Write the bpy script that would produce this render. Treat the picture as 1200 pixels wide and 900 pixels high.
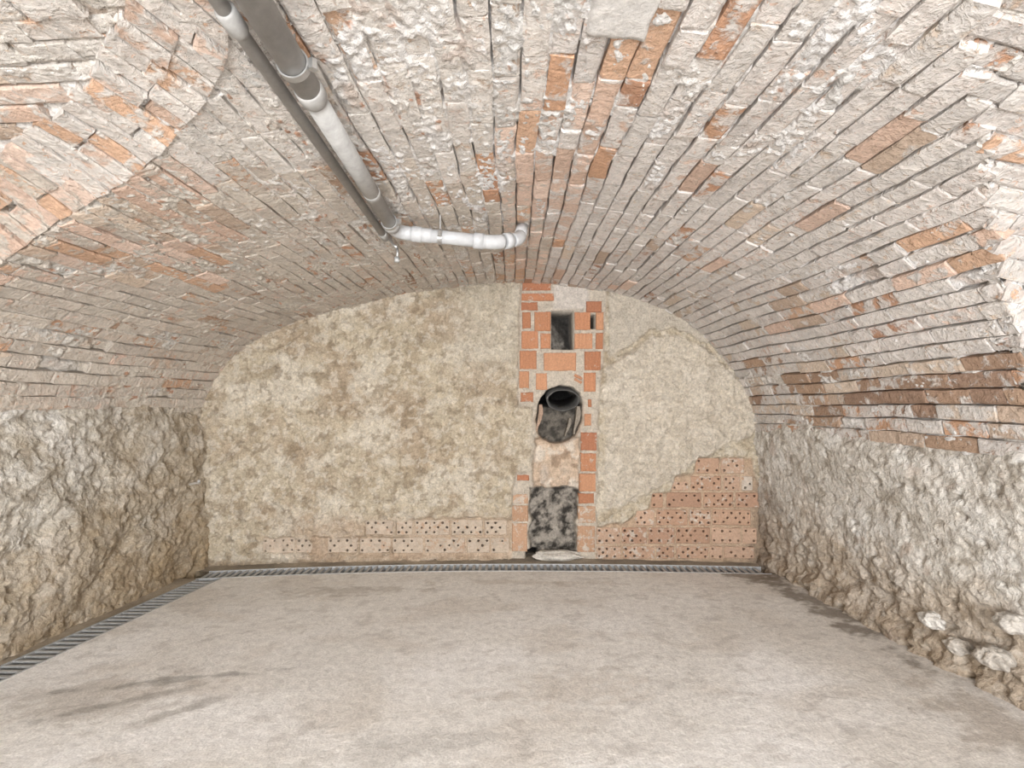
import bpy, math, random
import numpy as np
from mathutils import Vector, Matrix

for _o in list(bpy.data.objects):
    bpy.data.objects.remove(_o)
scene = bpy.context.scene
COL = scene.collection
random.seed(11)
RNG = np.random.default_rng(11)

# ------------------------------------------------------------------ camera
CAM_Z, F_PX, CX, CY = 1.17, 620.0, 600.0, 475.0
cam_d = bpy.data.cameras.new('camera')
cam_d.sensor_width = 36.0
cam_d.lens = 36.0 * F_PX / 1200.0
cam_d.shift_y = (CY - 450.0) / 1200.0
cam_d.clip_start = 0.02
cam = bpy.data.objects.new('camera', cam_d)
cam.location = (0, 0, CAM_Z)
cam.rotation_euler = (math.radians(90), 0, 0)
COL.objects.link(cam)
scene.camera = cam

# ------------------------------------------------------------------ world, lights, exposure
world = bpy.data.worlds.new('assumed_daylight')  # even pale light assumed outside the unseen doorway
scene.world = world
world.use_nodes = True
world.node_tree.nodes['Background'].inputs[0].default_value = (0.95, 0.97, 1.0, 1)
world.node_tree.nodes['Background'].inputs[1].default_value = 1.0


def area_light(name, loc, target, sx, sy, watts, col):
    d = bpy.data.lights.new(name, 'AREA')
    d.shape = 'RECTANGLE'
    d.size, d.size_y, d.energy, d.color = sx, sy, watts, col
    o = bpy.data.objects.new(name, d)
    o.location = loc
    o.rotation_euler = (Vector(target) - Vector(loc)).to_track_quat('-Z', 'Y').to_euler()
    COL.objects.link(o)
    return o


# daylight assumed to enter by an added, unseen doorway behind the photographer, and one assumed lamp hung in the vault there
area_light('assumed_doorway_light', (0.0, -3.05, 1.0), (0.0, 3.0, 1.05), 1.9, 1.8, 225, (0.97, 0.98, 1.0))
ld = bpy.data.lights.new('assumed_lamp', 'POINT')
ld.energy, ld.shadow_soft_size, ld.color = 26, 0.08, (1.0, 0.97, 0.94)
lo = bpy.data.objects.new('assumed_lamp', ld)
lo.location = (0.30, -1.1, 1.66)
COL.objects.link(lo)

scene.view_settings.view_transform = 'Standard'
scene.view_settings.look = 'None'
scene.view_settings.gamma = 1.0
scene.view_settings.use_curve_mapping = False
scene.view_settings.exposure = 0.56
scene.cycles.use_denoising = True
scene.cycles.max_bounces = 6
scene.cycles.diffuse_bounces = 3

# ------------------------------------------------------------------ noise
_P = np.concatenate([np.random.default_rng(5).permutation(256)] * 3)
_A = np.random.default_rng(6).uniform(0, 2 * np.pi, 256)
_GX, _GY = np.cos(_A), np.sin(_A)


def pn(x, y, seed=0):
    x = np.asarray(x, float) + seed * 17.31
    y = np.asarray(y, float) + seed * 9.73
    xi, yi = np.floor(x).astype(int), np.floor(y).astype(int)
    xf, yf = x - xi, y - yi
    u = xf * xf * xf * (xf * (xf * 6 - 15) + 10)
    v = yf * yf * yf * (yf * (yf * 6 - 15) + 10)

    def g(ix, iy, fx, fy):
        h = _P[_P[ix & 255] + (iy & 255)]
        return _GX[h] * fx + _GY[h] * fy
    a = g(xi, yi, xf, yf)
    b = g(xi + 1, yi, xf - 1, yf)
    c = g(xi, yi + 1, xf, yf - 1)
    d = g(xi + 1, yi + 1, xf - 1, yf - 1)
    return 1.45 * ((a * (1 - u) + b * u) * (1 - v) + (c * (1 - u) + d * u) * v)


def fbm(x, y, octs=4, seed=0, gain=0.5):
    r, a, f = 0.0, 1.0, 1.0
    for i in range(octs):
        r = r + a * pn(x * f, y * f, seed + i * 3)
        a *= gain
        f *= 2.03
    return r


def billow(x, y, octs=3, seed=0, gain=0.5):
    r, a, f = 0.0, 1.0, 1.0
    for i in range(octs):
        r = r + a * np.abs(pn(x * f, y * f, seed + i * 3))
        a *= gain
        f *= 2.03
    return r


def sstep(a, b, x):
    t = np.clip((np.asarray(x, float) - a) / (b - a), 0, 1)
    return t * t * (3 - 2 * t)


def lin(c, sat=0.66):
    c = np.asarray(c, float) / 255.0
    g = float(np.dot(c, (0.3, 0.59, 0.11)))
    c = g + (c - g) * sat
    return np.where(c <= 0.04045, c / 12.92, ((c + 0.055) / 1.055) ** 2.4)


def mixc(a, b, t):
    t = np.asarray(t)[..., None]
    return a * (1 - t) + np.asarray(b) * t


def to_px(p):
    p = np.asarray(p)
    y = np.maximum(p[..., 1], 0.05)
    return CX + F_PX * p[..., 0] / y, CY - F_PX * (p[..., 2] - CAM_Z) / y


# ------------------------------------------------------------------ materials
def nodes_of(name):
    m = bpy.data.materials.new(name)
    m.use_nodes = True
    nt = m.node_tree
    return m, nt, nt.nodes['Principled BSDF']


def N(nt, t, **kw):
    n = nt.nodes.new(t)
    for k, v in kw.items():
        setattr(n, k, v)
    return n


def noise(nt, vec, scale, detail=4, rough=0.6, dist=0.0):
    n = N(nt, 'ShaderNodeTexNoise')
    n.inputs['Scale'].default_value = scale
    n.inputs['Detail'].default_value = detail
    n.inputs['Roughness'].default_value = rough
    n.inputs['Distortion'].default_value = dist
    nt.links.new(vec, n.inputs['Vector'])
    return n.outputs[0]


def mrange(nt, v, a, b, c, d, smooth=False):
    n = N(nt, 'ShaderNodeMapRange')
    if smooth:
        n.interpolation_type = 'SMOOTHSTEP'
    nt.links.new(v, n.inputs[0])
    for i, x in enumerate((a, b, c, d)):
        n.inputs[1 + i].default_value = x
    return n.outputs[0]


def math2(nt, op, a, b):
    n = N(nt, 'ShaderNodeMath', operation=op)
    for i, x in enumerate((a, b)):
        if isinstance(x, (int, float)):
            n.inputs[i].default_value = x
        else:
            nt.links.new(x, n.inputs[i])
    return n.outputs[0]


def mixcol(nt, fac, a, b, mode='MIX'):
    n = N(nt, 'ShaderNodeMix', data_type='RGBA', blend_type=mode)
    for idx, x in ((0, fac), (6, a), (7, b)):
        if isinstance(x, (int, float)):
            n.inputs[idx].default_value = x
        elif isinstance(x, (tuple, list, np.ndarray)):
            n.inputs[idx].default_value = (*[float(q) for q in x][:3], 1)
        else:
            nt.links.new(x, n.inputs[idx])
    return n.outputs[2]


def bump(nt, bsdf, heights):
    prev = None
    for h, strength, dist in heights:
        b = N(nt, 'ShaderNodeBump')
        b.inputs['Strength'].default_value = strength
        b.inputs['Distance'].default_value = dist
        nt.links.new(h, b.inputs['Height'])
        if prev is not None:
            nt.links.new(prev, b.inputs['Normal'])
        prev = b.outputs[0]
    nt.links.new(prev, bsdf.inputs['Normal'])


def masonry(name, fine=70.0, mid=22.0, bstr=0.7, var=0.22, rough=0.92):
    """Plaster / mortar / concrete: its colour comes from the mesh's own colour attribute."""
    m, nt, b = nodes_of(name)
    pos = N(nt, 'ShaderNodeNewGeometry').outputs['Position']
    att = N(nt, 'ShaderNodeAttribute', attribute_name='Col')
    n1 = noise(nt, pos, fine, 5, 0.65)
    n2 = noise(nt, pos, mid, 5, 0.6, 0.6)
    v = mrange(nt, n1, 0.36, 0.64, 1 - var, 1 + var * 0.7)
    c = mixcol(nt, 1.0, att.outputs['Color'], v, 'MULTIPLY')
    v2 = mrange(nt, n2, 0.36, 0.64, 1 - var * 0.7, 1 + var * 0.45)
    c = mixcol(nt, 1.0, c, v2, 'MULTIPLY')
    nt.links.new(c, b.inputs['Base Color'])
    b.inputs['Roughness'].default_value = rough
    b.inputs['Specular IOR Level'].default_value = 0.25
    bump(nt, b, [(n2, bstr, 0.018), (n1, bstr, 0.008)])
    return m


def brick_material(name, scale=15.0, relief=1.0):
    """Fired brick (colour attribute 'Col') under an old worn lime wash whose cover is the attribute 'wash'."""
    m, nt, b = nodes_of(name)
    pos = N(nt, 'ShaderNodeNewGeometry').outputs['Position']
    att = N(nt, 'ShaderNodeAttribute', attribute_name='Col')
    wash = N(nt, 'ShaderNodeAttribute', attribute_name='wash')
    n1 = noise(nt, pos, 85.0, 5, 0.65)
    n2 = noise(nt, pos, 30.0, 4, 0.6, 0.5)
    n3 = noise(nt, pos, scale, 7, 0.62, 0.4)
    wv = wash.outputs['Alpha']
    t = math2(nt, 'ADD', math2(nt, 'MULTIPLY', n3, 1.6), math2(nt, 'SUBTRACT', wv, 1.3))
    mask = mrange(nt, t, -0.08, 0.10, 0.0, 1.0, True)
    n5 = noise(nt, pos, 34.0, 3, 0.6, 1.0)                 # small flaked spots where the fired clay shows
    mask = math2(nt, 'MULTIPLY', mask, mrange(nt, n5, 0.62, 0.66, 1.0, 0.08, True))
    film = math2(nt, 'MULTIPLY', mrange(nt, n2, 0.3, 0.7, 0.75, 1.0), mask)
    v = mrange(nt, n1, 0.3, 0.7, 0.80, 1.16)
    bc = mixcol(nt, 1.0, att.outputs['Color'], v, 'MULTIPLY')
    wc = mixcol(nt, 1.0, wash.outputs['Color'], mrange(nt, n1, 0.3, 0.7, 0.84, 1.10), 'MULTIPLY')
    n4 = noise(nt, pos, 19.0, 6, 0.65, 0.8)
    wc = mixcol(nt, 1.0, wc, mrange(nt, n4, 0.34, 0.62, 0.80, 1.07), 'MULTIPLY')
    c = mixcol(nt, film, bc, wc)
    nt.links.new(c, b.inputs['Base Color'])
    b.inputs['Roughness'].default_value = 0.9
    b.inputs['Specular IOR Level'].default_value = 0.25
    bump(nt, b, [(mask, 0.6 * relief, 0.004), (n4, 0.9 * relief, 0.020), (n2, 0.8 * relief, 0.009), (n1, 0.9 * relief, 0.005)])
    return m


def plain(name, col, rough=0.5, metal=0.0, var=0.12, scale=40.0, bs=0.15):
    m, nt, b = nodes_of(name)
    pos = N(nt, 'ShaderNodeNewGeometry').outputs['Position']
    n1 = noise(nt, pos, scale, 5, 0.65)
    c = mixcol(nt, 1.0, lin(col), mrange(nt, n1, 0.3, 0.7, 1 - var, 1 + var), 'MULTIPLY')
    nt.links.new(c, b.inputs['Base Color'])
    nt.links.new(mrange(nt, n1, 0.3, 0.7, rough - 0.08, rough + 0.1), b.inputs['Roughness'])
    b.inputs['Metallic'].default_value = metal
    bump(nt, b, [(n1, bs, 0.002)])
    return m


M_MORTAR = masonry('lime_mortar', 80, 30, 1.0, 0.18)
M_PLASTER = masonry('rough_plaster', 75, 24, 1.0, 0.20)
M_CONCRETE = masonry('concrete', 120, 26, 0.3, 0.16, 0.8)
M_VBRICK = brick_material('limewashed_brick')
M_OBRICK = brick_material('hollow_brick', 26.0, 0.5)
OW = lin((206, 190, 170))
M_PVC = plain('grey_pipe', (188, 190, 192), 0.42, 0.0, 0.10, 30, 0.1)
M_PVC_DARK = plain('grimy_pipe', (160, 158, 154), 0.5, 0.0, 0.2, 26, 0.15)
M_STEEL = plain('galvanised_steel', (176, 178, 178), 0.5, 0.35, 0.16, 60, 0.1)
M_ZINC = plain('zinc_bracket', (190, 190, 188), 0.4, 0.8, 0.12, 60, 0.1)
M_TROUGH = plain('wet_channel', (30, 31, 31), 0.5, 0.0, 0.3, 30, 0.2)
M_SOOT = plain('sooty_clay', (88, 86, 82), 0.85, 0.0, 0.4, 26, 0.6)


# ------------------------------------------------------------------ mesh helpers
def mesh_obj(name, verts, faces, mat, parent=None, col=None, wash=None, smooth=False, kind=None, origin=None):
    verts = np.asarray(verts, float)
    if origin is not None:
        verts = verts - np.asarray(origin)
    me = bpy.data.meshes.new(name)
    if isinstance(faces, np.ndarray):
        nf, k = faces.shape
        me.vertices.add(len(verts))
        me.vertices.foreach_set('co', verts.astype(np.float32).ravel())
        me.loops.add(nf * k)
        me.loops.foreach_set('vertex_index', faces.astype(np.int32).ravel())
        me.polygons.add(nf)
        me.polygons.foreach_set('loop_start', np.arange(0, nf * k, k, dtype=np.int32))
        me.update(calc_edges=True)
    else:
        me.from_pydata([tuple(v) for v in verts], [], [tuple(f) for f in faces])
        me.update()
    if col is not None:
        col = np.asarray(col, float)
        if col.ndim == 1:
            col = np.repeat(col[None], len(verts), 0)
        a = me.attributes.new('Col', 'FLOAT_COLOR', 'POINT')
        a.data.foreach_set('color', np.concatenate([col[:, :3], np.ones((len(col), 1))], 1).astype(np.float32).ravel())
    if wash is not None:
        w = np.broadcast_to(np.asarray(wash, float), (len(verts), 4))
        a = me.attributes.new('wash', 'FLOAT_COLOR', 'POINT')
        a.data.foreach_set('color', w.astype(np.float32).ravel())
    me.polygons.foreach_set('use_smooth', np.full(len(me.polygons), smooth))
    me.materials.append(mat)
    o = bpy.data.objects.new(name, me)
    if origin is not None:
        o.location = tuple(origin)
    COL.objects.link(o)
    if parent is not None:
        o.parent = parent
    if kind:
        o['kind'] = kind
    return o


def grid_faces(nu, nv, keep=None, flip=False):
    i, j = np.meshgrid(np.arange(nu - 1), np.arange(nv - 1), indexing='ij')
    a = (i * nv + j).ravel()
    f = np.stack([a, a + nv, a + nv + 1, a + 1], 1)
    if flip:
        f = f[:, ::-1]
    if keep is not None:
        k = keep.reshape(-1)
        f = f[k[f].all(1)]
    return f


def compact(verts, faces, *attrs):
    used = np.unique(faces)
    mp = np.full(len(verts), -1)
    mp[used] = np.arange(len(used))
    return [verts[used], mp[faces]] + [a[used] for a in attrs]


def tag(o, label, cat, group=None):
    o['label'] = label
    o['category'] = cat
    if group:
        o['group'] = group


def tube(path, radii, seg=20, cap=True, inner=None):
    """Tube mesh along a 3-D path with a radius at each point."""
    path = [Vector(p) for p in path]
    verts, faces = [], []
    n = len(path)
    up = None
    for i, p in enumerate(path):
        d = (path[min(i + 1, n - 1)] - path[max(i - 1, 0)]).normalized()
        if up is None:
            up = d.orthogonal().normalized()
        up = (up - d * up.dot(d)).normalized()
        sd = d.cross(up)
        for k in range(seg):
            a = 2 * math.pi * k / seg
            verts.append(p + (up * math.cos(a) + sd * math.sin(a)) * radii[i])
    for i in range(n - 1):
        for k in range(seg):
            k2 = (k + 1) % seg
            faces.append((i * seg + k, i * seg + k2, (i + 1) * seg + k2, (i + 1) * seg + k))
    if cap:
        faces.append(tuple(range(seg))[::-1])
        faces.append(tuple((n - 1) * seg + k for k in range(seg)))
    return [tuple(v) for v in verts], faces


def box(x0, x1, y0, y1, z0, z1):
    v = [(x, y, z) for x in (x0, x1) for y in (y0, y1) for z in (z0, z1)]
    f = [(0, 1, 3, 2), (4, 6, 7, 5), (0, 4, 5, 1), (2, 3, 7, 6), (0, 2, 6, 4), (1, 5, 7, 3)]
    return v, f


# ------------------------------------------------------------------ shape of the vault
Y_BACK, Y_FRONT = 4.02, -3.2


def widen(Y):
    return 1.0 + 0.042 * (3.9 - np.clip(Y, 0.8, 4.1))


_ctrl = np.array([(-2.235, 1.12), (-2.20, 1.24), (-2.09, 1.45), (-1.91, 1.62), (-1.62, 1.775), (-1.27, 1.89), (-0.764, 2.012),
                  (-0.255, 2.078), (0.255, 2.088), (0.764, 2.015), (1.19, 1.86), (1.45, 1.66), (1.68, 1.33), (1.765, 1.06), (1.785, 0.94)])


def catmull(P, n=24):
    P = np.vstack([2 * P[0] - P[1], P, 2 * P[-1] - P[-2]])
    out = []
    for i in range(1, len(P) - 2):
        t = np.linspace(0, 1, n, endpoint=False)[:, None]
        a, b, c, d = P[i - 1], P[i], P[i + 1], P[i + 2]
        out.append(0.5 * (2 * b + (c - a) * t + (2 * a - 5 * b + 4 * c - d) * t ** 2 + (3 * b - a - 3 * c + d) * t ** 3))
    out.append(P[-2][None])
    return np.vstack(out)


PROF = catmull(_ctrl)
_seg = np.hypot(*np.diff(PROF, axis=0).T)
S_ARR = np.concatenate([[0], np.cumsum(_seg)])
S_TOT = S_ARR[-1]
_tan = np.gradient(PROF, S_ARR, axis=0)
_tan /= np.hypot(_tan[:, 0], _tan[:, 1])[:, None]
NRM = np.stack([_tan[:, 1], -_tan[:, 0]], 1)      # towards the room
S_CROWN = S_ARR[np.argmax(PROF[:, 1])]
_xs, _zs = PROF[:, 0], PROF[:, 1]


def z_main(X, Y):
    q = X / widen(Y)
    z = np.interp(q, _xs, _zs)
    return np.where((q < _xs[0]) | (q > _xs[-1]), -9.0, z)


def main_P(s, Y, off=0.0):
    s = np.asarray(s, float)
    Y = np.asarray(Y, float)
    sw = s + 0.011 * pn(s * 1.7, Y * 1.3, 41) + 0.005 * pn(s * 5, Y * 4, 42)
    X = np.interp(sw, S_ARR, _xs)
    z = np.interp(sw, S_ARR, _zs)
    nx = np.interp(sw, S_ARR, NRM[:, 0])
    nz = np.interp(sw, S_ARR, NRM[:, 1])
    o = off + 0.012 * pn(s * 1.1, Y * 0.9, 43)
    return np.stack([(X + nx * o) * widen(Y), Y + 0 * X, z + nz * o], -1)


# side lunettes that cut into the vault beside the photographer
class Lunette:
    def __init__(self, side, yc, a, z0, crown, n, dz, dy, x_ref, x_out):
        self.side, self.yc, self.a, self.z0, self.h, self.n = side, yc, a, z0, crown - z0, n
        self.dz, self.dy, self.x_ref, self.x_out = dz, dy, x_ref, x_out
        u = np.sin(np.linspace(-np.pi / 2, np.pi / 2, 400))
        zz = (1 - np.abs(u) ** n) ** (1 / n)
        self.yy, self.zz = yc + a * u, z0 + self.h * zz
        sg = np.hypot(np.diff(self.yy), np.diff(self.zz))
        self.T = np.concatenate([[0], np.cumsum(sg)])
        tn = np.stack([np.gradient(self.yy, self.T), np.gradient(self.zz, self.T)], 1)
        tn /= np.hypot(tn[:, 0], tn[:, 1])[:, None]
        self.ny, self.nz = tn[:, 1], -tn[:, 0]

    def out(self, X):
        return np.maximum(self.side * X - self.x_ref, -0.6)

    def z(self, X, Y):
        e = self.out(X)
        u = np.clip(np.abs((Y - self.dy * e - self.yc) / self.a), 0, 1)
        z = self.z0 + self.h * (1 - u ** self.n) ** (1 / self.n) - self.dz * e
        return np.where((u >= 1) | (self.side * X < 0.1), -9.0, z)

    def P(self, X, t, off=0.0):
        X = np.asarray(X, float)
        t = np.asarray(t, float)
        tw = t + 0.008 * pn(X * 2, t * 2, 51)
        e = self.out(X)
        o = off + 0.008 * pn(X * 1.5, t * 1.5, 52)
        return np.stack([X + 0 * t, np.interp(tw, self.T, self.yy) + self.dy * e + np.interp(tw, self.T, self.ny) * o,
                         np.interp(tw, self.T, self.zz) - self.dz * e + np.interp(tw, self.T, self.nz) * o], -1)


LUN_L = Lunette(-1, 0.75, 1.35, 1.15, 2.05, 3.6, 0.05, 0.0, 0.6, 2.42)
LUN_R = Lunette(1, 0.50, 1.22, 1.15, 2.035, 3.6, 0.16, 0.15, 0.75, 2.15)


# ------------------------------------------------------------------ the vault: courses, mortar and bricks
PITCH, SUB = 0.068, 12
N_COURSE = int(S_TOT / PITCH)
S0 = (S_TOT - N_COURSE * PITCH) / 2
BY0, BY1 = 0.35, 4.0
courses = []
for c in range(N_COURSE):
    y = BY0 - random.uniform(0, 0.26)
    j = [y]
    while y < BY1 + 0.05:
        L = random.choice([0.262, 0.262, 0.255, 0.27, 0.135, 0.262, 0.20])
        y += L + random.uniform(-0.008, 0.008)
        j.append(y)
    courses.append(np.array(j))


def coverage(s, Y):
    """How much of the old plaster still clings over the bricks (0..1)."""
    q = s - S_CROWN
    left = 0.70 - 0.16 * sstep(-1.3, -1.9, q)
    c = left * sstep(0.35, -0.25, q)
    crown = 0.80 * np.exp(-((q + 0.25) / 0.62) ** 2) * sstep(2.75, 2.1, Y)
    c = np.maximum(c, crown)
    c = np.maximum(c, 0.60 * sstep(0.2, 0.35, q) * sstep(1.0, 0.75, q) * sstep(2.4, 1.6, Y))
    c = np.maximum(c, 0.34)
    c = c - 0.22 * np.exp(-((q - 0.12) / 0.2) ** 2) * sstep(1.75, 2.1, Y)      # the bare strip beside the crown
    return c


WHITE, WARM, GREYB = lin((233, 228, 224)), lin((214, 200, 180)), lin((205, 200, 192))


def mortar_field(u, v, cov, d, dc):
    """Relief of mortar and leftover plaster. u across courses, v along; d, dc distance to the nearest bed and cross joint."""
    n1 = fbm(u * 7.0, v * 4.5, 4, 60)
    k = sstep(-0.09, 0.10, 0.55 * n1 + cov - 0.58)
    lump = billow(u * 34, v * 22, 3, 70, 0.6)
    jb = np.exp(-(d / 0.0060) ** 2)
    jc = np.exp(-(dc / 0.0065) ** 2)
    fill = sstep(0.0, 0.5, fbm(u * 5, v * 3, 3, 80) + (cov - 0.45) * 1.4)    # joints still full of mortar
    fillc = sstep(-0.55, -0.1, fbm(u * 9, v * 6, 3, 85) + (cov - 0.4))
    dig = np.maximum(jb * (1 - fill), jc * (1 - fillc))
    off = -0.009 + k * (0.0045 + 0.0085 * lump) - dig * 0.045 * (1 - 0.45 * k) - 0.004 * np.maximum(jb, jc) * k
    off = off + np.maximum(jb * fill, jc * fillc) * (1 - k) * 0.007
    off = off + (0.003 + 0.003 * k) * fbm(u * 46, v * 38, 2, 90)
    return off, k


# mortar surface of the main vault
i_s = np.arange(N_COURSE * SUB + 1)
s_line = S0 + i_s * PITCH / SUB
s_line[0], s_line[-1] = 0.0, S_TOT
y_line = np.concatenate([np.linspace(Y_FRONT, 0.8, 70, endpoint=False), np.arange(0.8, 4.10, 0.0085)])
SS, YY = np.meshgrid(s_line, y_line, indexing='ij')
dS = (np.abs(((i_s + SUB // 2) % SUB) - SUB // 2) * PITCH / SUB)
DD = np.repeat(dS[:, None], len(y_line), 1)
DC = np.full(DD.shape, 1.0)
for c in range(N_COURSE):
    j = courses[c]
    k = np.clip(np.searchsorted(j, y_line), 1, len(j) - 1)
    dy = np.minimum(np.abs(y_line - j[k - 1]), np.abs(j[k] - y_line))
    DC[c * SUB + 1:(c + 1) * SUB] = dy[None]
COV = coverage(SS, YY)
OFF, KK = mortar_field(SS, YY, COV, DD, DC)
# two or three knocked-out holes in the plaster
VP = main_P(SS, YY, OFF)
zl_ = np.maximum(LUN_L.z(VP[..., 0], VP[..., 1]), LUN_R.z(VP[..., 0], VP[..., 1]))
keep = VP[..., 2] > zl_ - 0.07
VP[..., 2] = np.where(VP[..., 2] < zl_ + 0.004, np.minimum(zl_ + 0.016, VP[..., 2] + 0.09), VP[..., 2])   # the skin dips behind the lunette at the groin
Q = SS - S_CROWN
tone = sstep(0.1, -1.3, Q) * 0.75 + 0.5 * sstep(2.2, 3.6, YY)
tone = np.clip(tone + 0.35 * fbm(SS * 2.2, YY * 2.2, 3, 100), 0, 1)
VC = mixc(np.broadcast_to(WHITE, VP.shape), WARM, tone)
VC = mixc(VC, lin((188, 150, 120)), 0.55 * sstep(0.22, 0.6, fbm(SS * 9, YY * 6, 3, 110)))
VC = mixc(VC, GREYB, 0.6 * sstep(0.2, 0.6, fbm(SS * 3, YY * 3, 3, 115)))
chip = fbm(SS * 21, YY * 11, 3, 117, 0.6) + 0.25 * sstep(0.0, -0.9, Q) + 0.12 * fbm(SS * 3, YY * 3, 2, 118)
VC = mixc(VC, lin((204, 142, 104), 0.7), 0.9 * sstep(0.80, 0.90, chip))
f = grid_faces(len(s_line), len(y_line), keep)
mv, mf, mc = compact(VP.reshape(-1, 3), f, VC.reshape(-1, 3))
all_v, all_f, all_c = [mv], [mf], [mc]

# mortar surfaces of the lunettes
LROWS = {}
for L in (LUN_L, LUN_R):
    nC = int(L.T[-1] / PITCH)
    LROWS[L] = []
    xs0, xs1 = sorted((L.side * 0.25, L.side * L.x_out))
    for c in range(nC):
        x = xs0 - random.uniform(0, 0.26)
        j = [x]
        while x < xs1:
            x += random.choice([0.262, 0.262, 0.255, 0.135]) + random.uniform(-0.008, 0.008)
            j.append(x)
        LROWS[L].append(np.array(j))
    tl = np.arange(nC * SUB + 1) * PITCH / SUB
    xl = np.arange(xs0, xs1 + 0.005, 0.009)
    TT, XX = np.meshgrid(tl, xl, indexing='ij')
    ii = np.arange(len(tl))
    D = np.repeat((np.abs(((ii + SUB // 2) % SUB) - SUB // 2) * PITCH / SUB)[:, None], len(xl), 1)
    DX = np.full(D.shape, 1.0)
    for c in range(nC):
        j = LROWS[L][c]
        k = np.clip(np.searchsorted(j, xl), 1, len(j) - 1)
        dx = np.minimum(np.abs(xl - j[k - 1]), np.abs(j[k] - xl))
        DX[c * SUB + 1:(c + 1) * SUB] = dx[None]
    O, K = mortar_field(TT + 30 + L.side, XX, np.full(TT.shape, 0.34), D, DX)
    P = L.P(XX, TT, O)
    zq = z_main(P[..., 0], P[..., 1])
    kp = P[..., 2] > zq - 0.07
    P[..., 2] = np.where(P[..., 2] < zq + 0.004, np.minimum(zq + 0.016, P[..., 2] + 0.09), P[..., 2])
    kp &= ~((TT < L.T[-1] * 0.35))
    C = mixc(np.broadcast_to(WHITE, P.shape), WARM, np.clip(0.35 + 0.5 * fbm(TT * 3, XX * 3, 3, 120), 0, 1))
    f = grid_faces(len(tl), len(xl), kp, flip=True)
    v, f, cc = compact(P.reshape(-1, 3), f, C.reshape(-1, 3))
    base = sum(len(a) for a in all_v)
    all_v.append(v); all_f.append(f + base); all_c.append(cc)
ceiling = mesh_obj('ceiling', np.concatenate(all_v), np.concatenate(all_f), M_MORTAR, None, np.concatenate(all_c), smooth=True, kind='structure')
ceiling['label'] = 'whitewashed brick barrel vault with crumbling lime plaster'

# ---- bricks
TERRA = [0.93 * lin(c, 0.66) for c in ((226, 162, 116), (216, 150, 106), (230, 174, 132), (206, 142, 102), (220, 168, 128))]
PINK = [lin(c) for c in ((224, 184, 158), (218, 176, 148), (228, 192, 168))]
BROWN = [lin(c) for c in ((180, 138, 106), (192, 150, 116), (168, 128, 100))]
TAN = [lin(c) for c in ((214, 186, 158), (220, 194, 168), (204, 172, 144))]


def brick_verts(mapf, a0, a1, b0, b1, off, cut=None):
    """Worn brick face in surface coordinates: a along the course, b across it."""
    e = 0.007
    A = [a0, a0 + e, (2 * a0 + a1) / 3, (a0 + 2 * a1) / 3, a1 - e, a1]
    B = [b0, b0 + e, b1 - e, b1]
    nA, nB = len(A), len(B)
    pa, pb, po = [], [], []
    tilt = random.uniform(-0.003, 0.003)
    for i in range(nA):
        for j in range(nB):
            rim = i in (0, nA - 1) or j in (0, nB - 1)
            pa.append(A[i] + (random.uniform(-0.004, 0.004) if 0 < i < nA - 1 else random.uniform(-0.004, 0.003)))
            pb.append(B[j] + random.uniform(-0.0025, 0.0025))
            drop = random.uniform(0.002, 0.006) if j in (0, nB - 1) else (random.uniform(0.0, 0.002) if rim else random.uniform(-0.0015, 0.0015))
            po.append(off + tilt * (j - 1.5) - drop)
    if random.random() < 0.3:                       # a knocked-off corner
        ci, cj = random.choice((0, nA - 1)), random.choice((0, nB - 1))
        k = ci * nB + cj
        pa[k] += (0.022 if ci == 0 else -0.022) * random.random()
        pb[k] += (0.016 if cj == 0 else -0.016) * random.random()
        po[k] -= 0.006
    ring = [i * nB for i in range(nA)] + [(nA - 1) * nB + j for j in range(1, nB)] + [i * nB + nB - 1 for i in range(nA - 2, -1, -1)] + [j for j in range(nB - 2, 0, -1)]
    for k in ring:
        pa.append(pa[k]); pb.append(pb[k]); po.append(-0.055)
    faces = [(i * nB + j, i * nB + j + 1, (i + 1) * nB + j + 1, (i + 1) * nB + j) for i in range(nA - 1) for j in range(nB - 1)]
    m, n0 = len(ring), nA * nB
    for q in range(m):
        q2 = (q + 1) % m
        faces.append((ring[q], ring[q2], n0 + q2, n0 + q))
    return mapf(np.array(pa), np.array(pb), np.array(po)), faces


def in_box(px, py, x0, y0, x1, y1):
    return x0 <= px <= x1 and y0 <= py <= y1


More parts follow.
